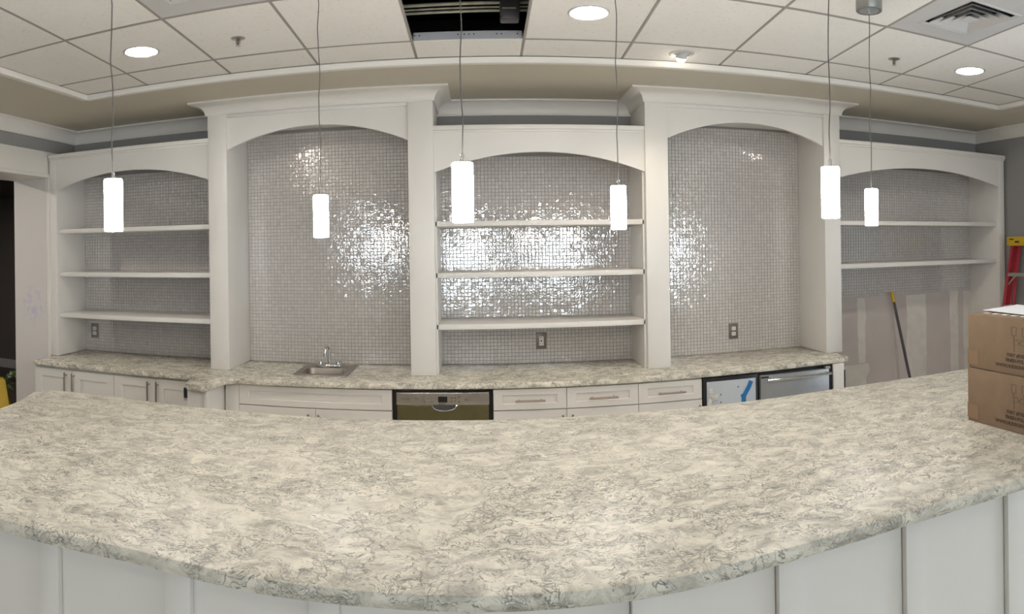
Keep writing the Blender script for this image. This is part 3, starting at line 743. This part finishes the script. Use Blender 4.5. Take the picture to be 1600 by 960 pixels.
tp = root('bar_tap', (-1.06, 4.475, CT + 0.006), 'chrome bar tap with a short swan neck and two handles', 'tap')
box('base_plate', -1.145, -0.975, 4.447, 4.503, CT + 0.006, CT + 0.024, CHROME, tp, 0.007)
pts = [(-1.06, 4.475, CT + 0.02), (-1.06, 4.475, CT + 0.12)]
for k in range(1, 9):
    a = math.pi * k / 8; pts.append((-1.06 - 0.008 * k / 8, 4.475 - 0.04 + 0.04 * math.cos(a), CT + 0.12 + 0.035 * math.sin(a)))
pts.append((-1.07, 4.395, CT + 0.085))
tube('spout', pts, [0.013, 0.010] + [0.010] * 8 + [0.011], CHROME, tp, 12)
for s in (-1, 1):
    x = -1.06 + s * 0.062
    h = lathe('handle', (x, 4.475, CT + 0.023), [(0.014, 0), (0.012, 0.018), (0.008, 0.022), (0.0001, 0.023)], CHROME, tp, 14)
    tube('lever', [(x, 4.475, CT + 0.04), (x + s * 0.038, 4.455, CT + 0.048)], [0.005, 0.004], CHROME, h, 8)

# outlets on the mosaic
def outlet(x, z, kind, label, mat, w=0.072, hgt=0.115):
    u = root('wall_outlet', (x, YB - 0.0115, z), label, 'outlet')
    yf = YB - 0.0115
    box('cover_plate', x - w / 2, x + w / 2, yf - 0.006, yf, z - hgt / 2, z + hgt / 2, mat, u, 0.003)
    if kind == 'gfci':
        r_ = box('receptacle', x - 0.0165, x + 0.0165, yf - 0.009, yf - 0.005, z - 0.033, z + 0.033, RECEP, u, 0.002)
        for zz in (-0.021, 0.021):
            for xx in (-0.006, 0.006): box('slot', x + xx - 0.0015, x + xx + 0.0015, yf - 0.0096, yf - 0.0085, z + zz - 0.004, z + zz + 0.004, BLACK, r_)
        box('test_button', x - 0.006, x + 0.006, yf - 0.0102, yf - 0.0085, z - 0.004, z + 0.004, BLACK, r_)
    else:
        for zz in (-0.02, 0.02):
            bm = bmesh.new(); b_box(bm, x - 0.017, x + 0.017, yf - 0.009, yf - 0.005, z + zz - 0.0145, z + zz + 0.0145, 0.006, 3)
            r_ = from_bm('receptacle', bm, RECEP, u, smooth=True)
            for xx in (-0.006, 0.006): box('slot', x + xx - 0.0015, x + xx + 0.0015, yf - 0.0096, yf - 0.0085, z + zz - 0.004, z + zz + 0.005, BLACK, r_)
outlet(-3.072, 1.091, 'duplex', 'grey outlet plate below the shelves next to the cased opening', PLATEG)
outlet(-1.975, 1.089, 'duplex', 'outlet plate half hidden behind the pilaster left of the sink', PLATE)
outlet(0.414, 1.080, 'gfci', 'dark bronze outlet plate with a rectangular receptacle under the middle shelves', PLATE, 0.074, 0.118)
outlet(1.852, 1.085, 'duplex', 'bronze outlet plate with two round receptacles in the right niche', PLATE)

# ------------------------------------------------------------------ front bar
near = [(-1.80, 1.185), (-1.45, 1.19), (-1.07, 1.20), (-0.90, 1.219), (-0.747, 1.238), (-0.586, 1.232), (-0.441, 1.224), (-0.191, 1.224), (0.048, 1.218), (0.289, 1.218), (0.42, 1.225), (0.569, 1.243), (0.723, 1.250), (0.903, 1.254), (1.087, 1.241), (1.296, 1.217), (1.7, 1.19), (2.6, 1.18)]
far = [(2.6, 2.47), (2.2, 2.475), (1.873, 2.497), (1.47, 2.508), (1.143, 2.492), (0.573, 2.482), (0.0, 2.474), (-0.6, 2.474), (-1.177, 2.497), (-1.58, 2.525), (-1.80, 2.51), (-1.90, 2.475), (-1.945, 2.40), (-1.88, 2.226), (-1.85, 2.05)]
BT = 1.10
bt = slab('bar_worktop', near + far, BT - 0.04, BT, QUARTZB, None, 0.017, (0, 1.8, BT - 0.04))
tag(bt, 'broad cream and grey swirled quartz bar top in the foreground', 'worktop')
bs = root('bar_cabinet', (0.3, 1.9, 0), 'white panelled bar base with raised vertical stiles under the quartz top', 'bar')
FY = 1.345
box('carcass', -1.78, 2.55, FY + 0.02, 2.40, 0.0, BT - 0.041, CABW, bs)
sl = [-1.728, -1.395, -1.062, -0.699, -0.365, -0.034, 0.297, 0.630, 0.982, 1.345, 1.68, 2.02, 2.36]
edges = [-1.78] + sl + [2.55]
for a, b_ in zip(edges, edges[1:]):
    box('panel', a + 0.001, b_ - 0.001, FY, FY + 0.0195, 0.0, BT - 0.042, CABW, bs)
for a in sl:
    box('stile', a, a + 0.064, FY - 0.02, FY - 0.0005, 0.0, BT - 0.042, CABW, bs, 0.002)

# ------------------------------------------------------------------ cartons on the bar
def carton(z0, z1, dx, label):
    u = root('cardboard_carton', (1.80, 1.50, z0), label, 'carton')
    xf = 1.58 + dx; y0, y1 = 1.16, 1.753
    bd = box('carton_body', xf, xf + 0.36, y0, y1, z0, z1, CARD, u, 0.004)
    box('side_tape', xf - 0.0007, xf + 0.001, y1 - 0.055, y1 + 0.0005, z0 + 0.012, z0 + 0.062, CARDT, u)
    box('seam_tape', xf + 0.15, xf + 0.21, y0 + 0.003, y1 - 0.003, z1 - 0.0005, z1 + 0.0007, CARDT, u)
    ux, uy = (0, -1, 0), (0, 0, 1)
    X = xf - 0.0004
    for s, y, z in (('PART #FX02C', 1.558, z0 + 0.060), ('FINISH-POLISHED', 1.564, z0 + 0.042), ('WWW.HUDSONVALLEY', 1.612, z0 + 0.022)):
        text_mesh('printed_lettering', s, 0.0165, INK, u, (X, y, z), ux, uy, 0.0003, 'LEFT', 0.0006)
    def ln(pts, w=0.0022, mat=INKL):
        bm = bmesh.new()
        for (ya, za), (yb, zb) in zip(pts, pts[1:]):
            d = (Vector((yb, zb)) - Vector((ya, za))).normalized(); nn = Vector((-d.y, d.x)) * w / 2; e = d * w / 2
            q = [(ya - e.x + nn.x, za - e.y + nn.y), (yb + e.x + nn.x, zb + e.y + nn.y), (yb + e.x - nn.x, zb + e.y - nn.y), (ya - e.x - nn.x, za - e.y - nn.y)]
            f0 = [bm.verts.new((X - 0.0002, y, z)) for y, z in q]; f1 = [bm.verts.new((X + 0.0008, y, z)) for y, z in q]
            bm.faces.new(f0); bm.faces.new(f1)
            for k in range(4): bm.faces.new((f0[k], f0[(k + 1) % 4], f1[(k + 1) % 4], f1[k]))
        from_bm('printed_drawing', bm, mat, u)
    zc = z0 + 0.098
    for yc in (1.524, 1.476, 1.428):
        ln([(yc + 0.011, zc + 0.062), (yc - 0.011, zc + 0.062), (yc - 0.009, zc + 0.034), (yc + 0.009, zc + 0.034), (yc + 0.011, zc + 0.062)])
        ln([(yc + 0.003, zc + 0.03), (yc, zc + 0.022), (yc, zc - 0.018)], 0.004)
    ln([(1.524, zc + 0.018), (1.51, zc + 0.022), (1.50, zc + 0.008), (1.49, zc + 0.022), (1.476, zc + 0.018), (1.462, zc + 0.022), (1.452, zc + 0.008), (1.442, zc + 0.022), (1.428, zc + 0.018)])
    ln([(1.524, zc + 0.003), (1.50, zc + 0.006), (1.476, zc + 0.003), (1.452, zc + 0.006), (1.428, zc + 0.003)], 0.0018)
    return u
lowc = carton(BT + 0.0005, 1.290, 0.0, 'lower cardboard carton standing directly on the bar top')
upc = carton(1.2915, 1.482, 0.004, 'upper cardboard carton stacked on top, carrying a white sheet')
PK = WTAPE
for k in range(6):
    y = 1.70 - k * 0.045
    box('tape_blister', 1.622, 1.642, y - 0.012, y + 0.012, 1.4815, 1.4845, PK, upc, 0.0012)
bm = bmesh.new()
g = [[bm.verts.new((1.665 + 0.215 * a / 6 - 0.02 * b_ / 6, 1.76 - 0.28 * b_ / 6 + 0.03 * a / 6, 1.4865 + 0.004 * math.sin(a * 0.9) * (b_ / 6) + 0.002 * (a / 6))) for b_ in range(7)] for a in range(7)]
for a in range(6):
    for b_ in range(6): bm.faces.new((g[a][b_], g[a + 1][b_], g[a + 1][b_ + 1], g[a][b_ + 1]))
r_ = bmesh.ops.extrude_face_region(bm, geom=bm.faces[:]); bmesh.ops.translate(bm, verts=[v for v in r_['geom'] if isinstance(v, bmesh.types.BMVert)], vec=(0, 0, 0.0006))
ps = from_bm('paper_sheet', bm, PAPER, None, (1.77, 1.62, 1.4865), smooth=True)
tag(ps, 'white sheet of paper lying on the upper cardboard carton', 'paper')

# ------------------------------------------------------------------ pendant lights
PEN = [(-1.054, 1.70, 1.806, 'white glass pendant light hanging leftmost, before the shelves by the cased opening'),
       (-0.590, 2.398, 1.788, 'white glass pendant light hanging in front of the niche with the sink'),
       (-0.046, 1.749, 1.808, 'white glass pendant light hanging just right of the pilaster by the dishwasher'),
       (0.498, 2.348, 1.80, 'white glass pendant light hanging before the right end of the middle shelves'),
       (1.036, 1.769, 1.817, 'larger looking of the two white glass pendant lights on the right, nearer the bar front'),
       (1.589, 2.366, 1.812, 'smallest looking white glass pendant light, rightmost, with its round canopy in view')]
def pendant(x, y, z, label):
    u = root('pendant_light', (x, y, z), label, 'pendant light', 'pendant lights over the bar')
    r_ = 0.0285; h = 0.158
    s = lathe('shade', (x, y, z), [(r_ - 0.004, 0.0), (r_ - 0.001, 0.0008), (r_, 0.004), (r_, h - 0.004), (r_ - 0.002, h), (0.006, h), (0.0001, h)], SHADE, u, 28)
    lathe('cap', (x, y, z + h), [(0.0001, 0), (0.0055, 0), (0.0055, 0.022), (0.003, 0.026), (0.0001, 0.027)], CHROME, u, 12)
    pts = [(x + 0.0035 * math.sin(k * 1.9 + x * 3) * (0 < k < 9), y + 0.002 * math.cos(k * 2.3) * (0 < k < 9), z + h + 0.024 + (2.745 - z - h - 0.024) * k / 9) for k in range(10)]
    tube('cord', pts, 0.0019, CORD, u, 6)
    cn = lathe('canopy', (x, y, 0), [(0.0001, 2.738), (0.040, 2.738), (0.041, 2.736), (0.0555, 2.735), (0.057, 2.738), (0.057, ZG - 0.002), (0.0001, ZG - 0.002)], CANOPY, u, 32)
    lathe('canopy_disc', (x, y, 0), [(0.0001, 2.734), (0.042, 2.7345), (0.042, 2.7375), (0.0001, 2.7375)], STEELG, cn, 28)
    lathe('strain_relief', (x, y, 0), [(0.0001, 2.722), (0.004, 2.722), (0.006, 2.7335), (0.0001, 2.7335)], CHROME, cn, 10)
for p in PEN: pendant(*p)

# ------------------------------------------------------------------ recessed lights, spot, sprinklers, diffusers
def downlight(x, y, label, group, ZG=ZG, LENS=LENS):
    u = root('recessed_downlight', (x, y, ZG), label, 'downlight', group)
    lathe('trim_ring', (x, y, ZG), [(0.082, 0.0035), (0.082, -0.003), (0.088, -0.0055), (0.096, -0.003), (0.097, -0.0005), (0.097, 0.0035)], DIFFP, u, 40, closed=True)
    lathe('lens', (x, y, ZG), [(0.0001, -0.0022), (0.083, -0.0022), (0.083, 0.002), (0.0001, 0.002)], LENS, u, 40)
downlight(-1.695, 3.03, 'glowing round ceiling downlight left, before the shelves by the cased opening', 'recessed downlights')
downlight(0.502, 2.955, 'glowing round ceiling downlight right of the missing ceiling tile', 'recessed downlights')
downlight(2.785, 3.035, 'glowing round ceiling downlight at the right, near the square air diffuser', 'recessed downlights')
for k, (x, y) in enumerate(((-2.15, 0.95), (-2.15, -1.15), (3.3, -1.15))):  # unseen lamps added to brighten the room and its sides
    downlight(x, y, ('left unseen ceiling downlight added on the guests side, nearer the bar', 'left unseen ceiling downlight added on the guests side, nearer the windows', 'right unseen ceiling downlight added on the guests side, nearer the windows')[k], 'added unseen downlights on the guests side', ZG, LENSG)

for k, (x, y) in enumerate(((-4.3, 3.0), (-5.6, 5.4))):  # unseen lamps added to brighten the jamb and the dark room
    downlight(x, y, ('nearer', 'farther')[k] + ' unseen downlight added in the dark room beyond the opening', 'added unseen downlights beyond the opening', 2.598, LENSD)
es = root('eyeball_spotlight', (1.11, 3.495, ZG), 'small adjustable ceiling spotlight aimed at the right pilaster', 'spotlight')
lathe('trim_ring', (1.11, 3.495, ZG), [(0.045, 0.003), (0.045, -0.004), (0.058, -0.007), (0.070, -0.003), (0.071, 0.003)], DIFFP, es, 32, closed=True)
bm = bmesh.new(); b_lathe(bm, (0, 0, 0), [(0.0001, -0.025), (0.026, -0.025), (0.03, -0.02), (0.032, 0.012), (0.030, 0.013)], 24)
aim = (Vector((1.02, 4.22, 1.2)) - Vector((1.11, 3.495, ZG))).normalized()
Mq = Matrix.Translation(Vector((1.11, 3.497, ZG - 0.012))) @ aim.to_track_quat('Z', 'Y').to_matrix().to_4x4()
bmesh.ops.transform(bm, matrix=Mq, verts=bm.verts); from_bm('eyeball', bm, DIFFP, es, smooth=True)
bm = bmesh.new(); b_lathe(bm, (0, 0, 0), [(0.029, 0.010), (0.028, 0.018), (0.024, 0.026), (0.014, 0.033), (0.0001, 0.036)], 20)
bmesh.ops.transform(bm, matrix=Mq, verts=bm.verts); from_bm('lamp', bm, LAMP, es)
sd = bpy.data.lights.new('spot_beam', 'SPOT'); sd.energy = SPOT_W; sd.color = (1.0, 0.86, 0.68); sd.spot_size = R(92); sd.spot_blend = 0.85; sd.shadow_soft_size = 0.02
so = bpy.data.objects.new('spot_beam', sd); COL.objects.link(so); so.parent = es
so.matrix_local = Matrix.Translation(-OFF[es]) @ Matrix.Translation(Vector((1.11, 3.495, ZG)) + aim * 0.055 - Vector((0, 0, 0.014))) @ (aim.to_track_quat('-Z', 'Y').to_matrix().to_4x4())

for x, y, lab in ((-1.165, 3.066, 'small fire sprinkler head in the ceiling at the left'), (2.252, 3.10, 'small fire sprinkler head in the ceiling at the right')):
    u = root('fire_sprinkler', (x, y, ZG), lab, 'sprinkler')
    lathe('escutcheon', (x, y, ZG), [(0.0001, 0.001), (0.036, 0.001), (0.036, -0.001), (0.026, -0.006), (0.014, -0.007), (0.0001, -0.007)], STEEL, u, 24)
    tube('frame_arm', [(x - 0.009, y, ZG - 0.006), (x - 0.009, y, ZG - 0.025), (x, y, ZG - 0.036)], 0.0026, PLATE, u, 6)
    tube('frame_arm', [(x + 0.009, y, ZG - 0.006), (x + 0.009, y, ZG - 0.025), (x, y, ZG - 0.036)], 0.0026, PLATE, u, 6)
    tube('bulb', [(x, y, ZG - 0.006), (x, y, ZG - 0.034)], 0.003, BLACK, u, 6)
    lathe('deflector', (x, y, ZG - 0.039), [(0.0001, 0.003), (0.013, 0.003), (0.013, 0.001), (0.0001, 0)], STEEL, u, 16)

def diffuser(i, j, label):
    y1, y0 = GY[j] - 0.012, GY[j + 1] + 0.012
    q = [(gx(i, y0) + 0.007, y0), (gx(i + 1, y0) - 0.007, y0), (gx(i + 1, y1) - 0.007, y1), (gx(i, y1) + 0.007, y1)]
    c = (sum(p[0] for p in q) / 4, (y0 + y1) / 2)
    u = root('air_diffuser', (c[0], c[1], ZG), label, 'air vent')
    bm = bmesh.new()
    def loop(h, z): return [bm.verts.new((c[0] + sx * h * 0.80, c[1] + sy * h, z)) for sx, sy in ((-1, -1), (1, -1), (1, 1), (-1, 1))]
    hw = 0.20
    a = [bm.verts.new((x, y, ZG + 0.0)) for x, y in q]; b_ = loop(hw, ZG - 0.004); c_ = loop(hw - 0.012, ZG - 0.008); d_ = loop(hw - 0.03, ZG - 0.002)
    top = [bm.verts.new((x, y, ZG + 0.004)) for x, y in q]
    for s, t in ((top, a), (a, b_), (b_, c_), (c_, d_)):
        for k in range(4): bm.faces.new((s[k], s[(k + 1) % 4], t[(k + 1) % 4], t[k]))
    from_bm('face_panel', bm, DIFFP, u)
    box('throat', c[0] - 0.8 * hw + 0.02, c[0] + 0.8 * hw - 0.02, c[1] - hw + 0.02, c[1] + hw - 0.02, ZG + 0.03, ZG + 0.035, DIFFD, u)
    for k, h in enumerate((0.155, 0.112, 0.068)):
        bm = bmesh.new()
        o = loop(h, ZG - 0.010); i_ = loop(h - 0.034, ZG + 0.018); o2 = loop(h, ZG - 0.0085); i2 = loop(h - 0.034, ZG + 0.0195)
        for s, t in ((o, i_), (o2, i2), (o, o2), (i_, i2)):
            for e in range(4): bm.faces.new((s[e], s[(e + 1) % 4], t[(e + 1) % 4], t[e]))
        from_bm('louvre', bm, DIFFP, u)
    box('centre_plate', c[0] - 0.034, c[0] + 0.034, c[1] - 0.034, c[1] + 0.034, ZG - 0.0105, ZG - 0.008, DIFFP, u)
    bm = bmesh.new(); tl = loop(hw - 0.02, ZG + 0.034); bl = loop(hw - 0.03, ZG - 0.002)
    for k in range(4): bm.faces.new((tl[k], tl[(k + 1) % 4], bl[(k + 1) % 4], bl[k]))
    from_bm('neck', bm, DIFFD, u)
diffuser(8, 2, 'square white air diffuser with louvres in the ceiling at the right')
diffuser(2, 2, 'smooth grey air diffuser panel in the ceiling at the left')

# ------------------------------------------------------------------ broom, ladder, wet floor sign, plant
br = root('push_broom', (3.37, 4.28, 0), 'broom with a dark pole and yellow tip leaning on the unfinished drywall', 'broom')
t0, t1 = Vector((3.37, 4.285, 0.06)), Vector((3.287, 4.60, 1.315))
dv = (t1 - t0)
tube('pole', [t0, t0 + dv * 0.93], 0.0125, POLE, br, 12); tube('grip_tip', [t0 + dv * 0.93, t0 + dv * 0.955, t1], [0.0135, 0.015, 0.014], YELLOW, br, 12)
box('broom_head', 3.20, 3.54, 4.25, 4.31, 0.05, 0.09, YELLOW, br, 0.006); box('bristles', 3.205, 3.535, 4.245, 4.315, 0.0, 0.05, BRISTLE, br)

ld = root('step_ladder', (4.05, 3.8, 0), 'red fibreglass step ladder with a yellow cap standing by the right wall', 'ladder')
def lx(z, base=3.91): return base + 0.315 * z / 1.70
for y in (4.06, 3.62):
    s = 1 if y > 3.8 else -1
    bm = bmesh.new()
    yo = lambda z: y + s * 0.10 * (1 - z / 1.70) * 0.55
    for (dx0, dx1, dy0, dy1) in ((-0.035, 0.035, -0.006, 0.0), (-0.035, -0.028, -0.03, -0.006), (0.028, 0.035, -0.03, -0.006)):
        vs = []
        for z in (0.0, 1.70):
            for dx, dy in ((dx0, dy0), (dx1, dy0), (dx1, dy1), (dx0, dy1)): vs.append(bm.verts.new((lx(z) + dx, yo(z) + s * dy, z)))
        for k in range(4): bm.faces.new((vs[k], vs[(k + 1) % 4], vs[4 + (k + 1) % 4], vs[4 + k]))
        bm.faces.new(vs[:4]); bm.faces.new(vs[4:])
    from_bm('front_rail', bm, RED, ld)
    tube('rear_rail', [(lx(0) + 0.13, yo(0) - s * 0.02, 0), (lx(1.70) + 0.05, yo(1.7) - s * 0.03, 1.70)], 0.016, RED, ld, 8)
for k, z in enumerate((0.30, 0.60, 0.90, 1.18, 1.46)):
    e = 0.055 * (1 - z / 1.70)
    st = box('step', lx(z) - 0.045, lx(z) + 0.04, 3.585 - e + 0.05, 4.09 + e - 0.05, z - 0.03, z, ALU, ld, 0.003)
    for y in (4.0 + e, 3.68 - e):
        sgn = 1 if y > 3.8 else -1
        tube('brace', [(lx(z) - 0.04, y - sgn * 0.05, z - 0.025), (lx(z - 0.09) - 0.03, y + sgn * 0.03, z - 0.10)], 0.006, ALU, ld, 6)
    for y in (4.02, 3.97, 3.70): lathe('rivet', (0, 0, 0), [(0.0001, 0), (0.006, 0.001), (0.0001, 0.003)], STEEL, st, 8); ch = st.children[-1]; ch.data.transform(Matrix.Translation(OFF[st])); ch.matrix_local = Matrix.Translation(Vector((lx(z) - 0.0455, y, z - 0.015)) - OFF[st]) @ Matrix.Rotation(R(-90), 4, 'Y')
capo = box('top_cap', 4.125, 4.325, 3.52, 4.05, 1.695, 1.775, YELLOW, ld, 0.010)
for (y0, y1, z0, z1) in ((4.045, 3.995, 1.748, 1.758), (3.98, 3.95, 1.722, 1.738), (3.945, 3.93, 1.722, 1.738)):
    box('cap_marking', 4.1235, 4.126, y1 - 0.035, y0 - 0.035, z0, z1, BLACK, capo)

ws = root('wet_floor_sign', (-4.0, 4.45, 0), 'yellow folding wet floor sign in the dark room beyond the opening', 'floor sign')
ctr = Vector((-4.03, 4.46, 0)); ax = Vector((0.80, 0.60, 0)).normalized(); fn = Vector((0.60, -0.80, 0)).normalized()
for s in (1, -1):
    bm = bmesh.new()
    q = [(-0.19, 0), (0.19, 0), (0.08, 0.60), (0.055, 0.625), (-0.055, 0.625), (-0.075, 0.60)]
    A = [bm.verts.new(ctr + ax * u_ + fn * s * (0.20 * (1 - z / 0.63)) + Vector((0, 0, z))) for u_, z in q]; B = [bm.verts.new(v.co - fn * s * 0.012) for v in A]
    bm.faces.new(A); bm.faces.new(B[::-1])
    for k in range(6): bm.faces.new((A[k], A[(k + 1) % 6], B[(k + 1) % 6], B[k]))
    from_bm('sign_board', bm, YELLOW, ws)
pp = root('potted_plant', (-4.33, 4.84, 0), 'variegated green plant behind the yellow floor sign', 'plant')
pc = Vector((-4.33, 4.84, 0))
lathe('pot', pc, [(0.0001, 0), (0.10, 0), (0.13, 0.22), (0.135, 0.24), (0.115, 0.24), (0.11, 0.21), (0.0001, 0.20)], POT, pp, 20)
for k in range(26):
    a = k * 2.4; rr = 0.05 + 0.012 * (k % 8); z = 0.46 + 0.011 * (k % 14) + 0.03 * math.sin(k)
    bm = bmesh.new(); base = pc + Vector((0, 0, 0.2)); tipp = pc + Vector((math.cos(a) * rr * 1.5, math.sin(a) * rr * 1.5, z))
    d = Vector((math.cos(a), math.sin(a), 0.1)).normalized(); sd_ = Vector((-math.sin(a), math.cos(a), 0.25 * math.sin(k))).normalized()
    L_ = 0.10 + 0.02 * math.sin(k * 1.7); pr = [0.004, 0.028, 0.034, 0.022, 0.002]
    row = [(bm.verts.new(tipp + d * L_ * t / 4 - sd_ * pr[t] + Vector((0, 0, -0.012 * (t - 1.5) ** 2 * 0.6))), bm.verts.new(tipp + d * L_ * t / 4 + Vector((0, 0, 0.006 - 0.012 * (t - 1.5) ** 2 * 0.6))), bm.verts.new(tipp + d * L_ * t / 4 + sd_ * pr[t] + Vector((0, 0, -0.012 * (t - 1.5) ** 2 * 0.6)))) for t in range(5)]
    for s, t in zip(row, row[1:]): bm.faces.new((s[0], s[1], t[1], t[0])); bm.faces.new((s[1], s[2], t[2], t[1]))
    b_tube(bm, [base, (base + tipp) / 2 + Vector((0, 0, 0.05)), tipp], 0.003, 5)
    from_bm('leaf', bm, LEAF, pp, smooth=True)
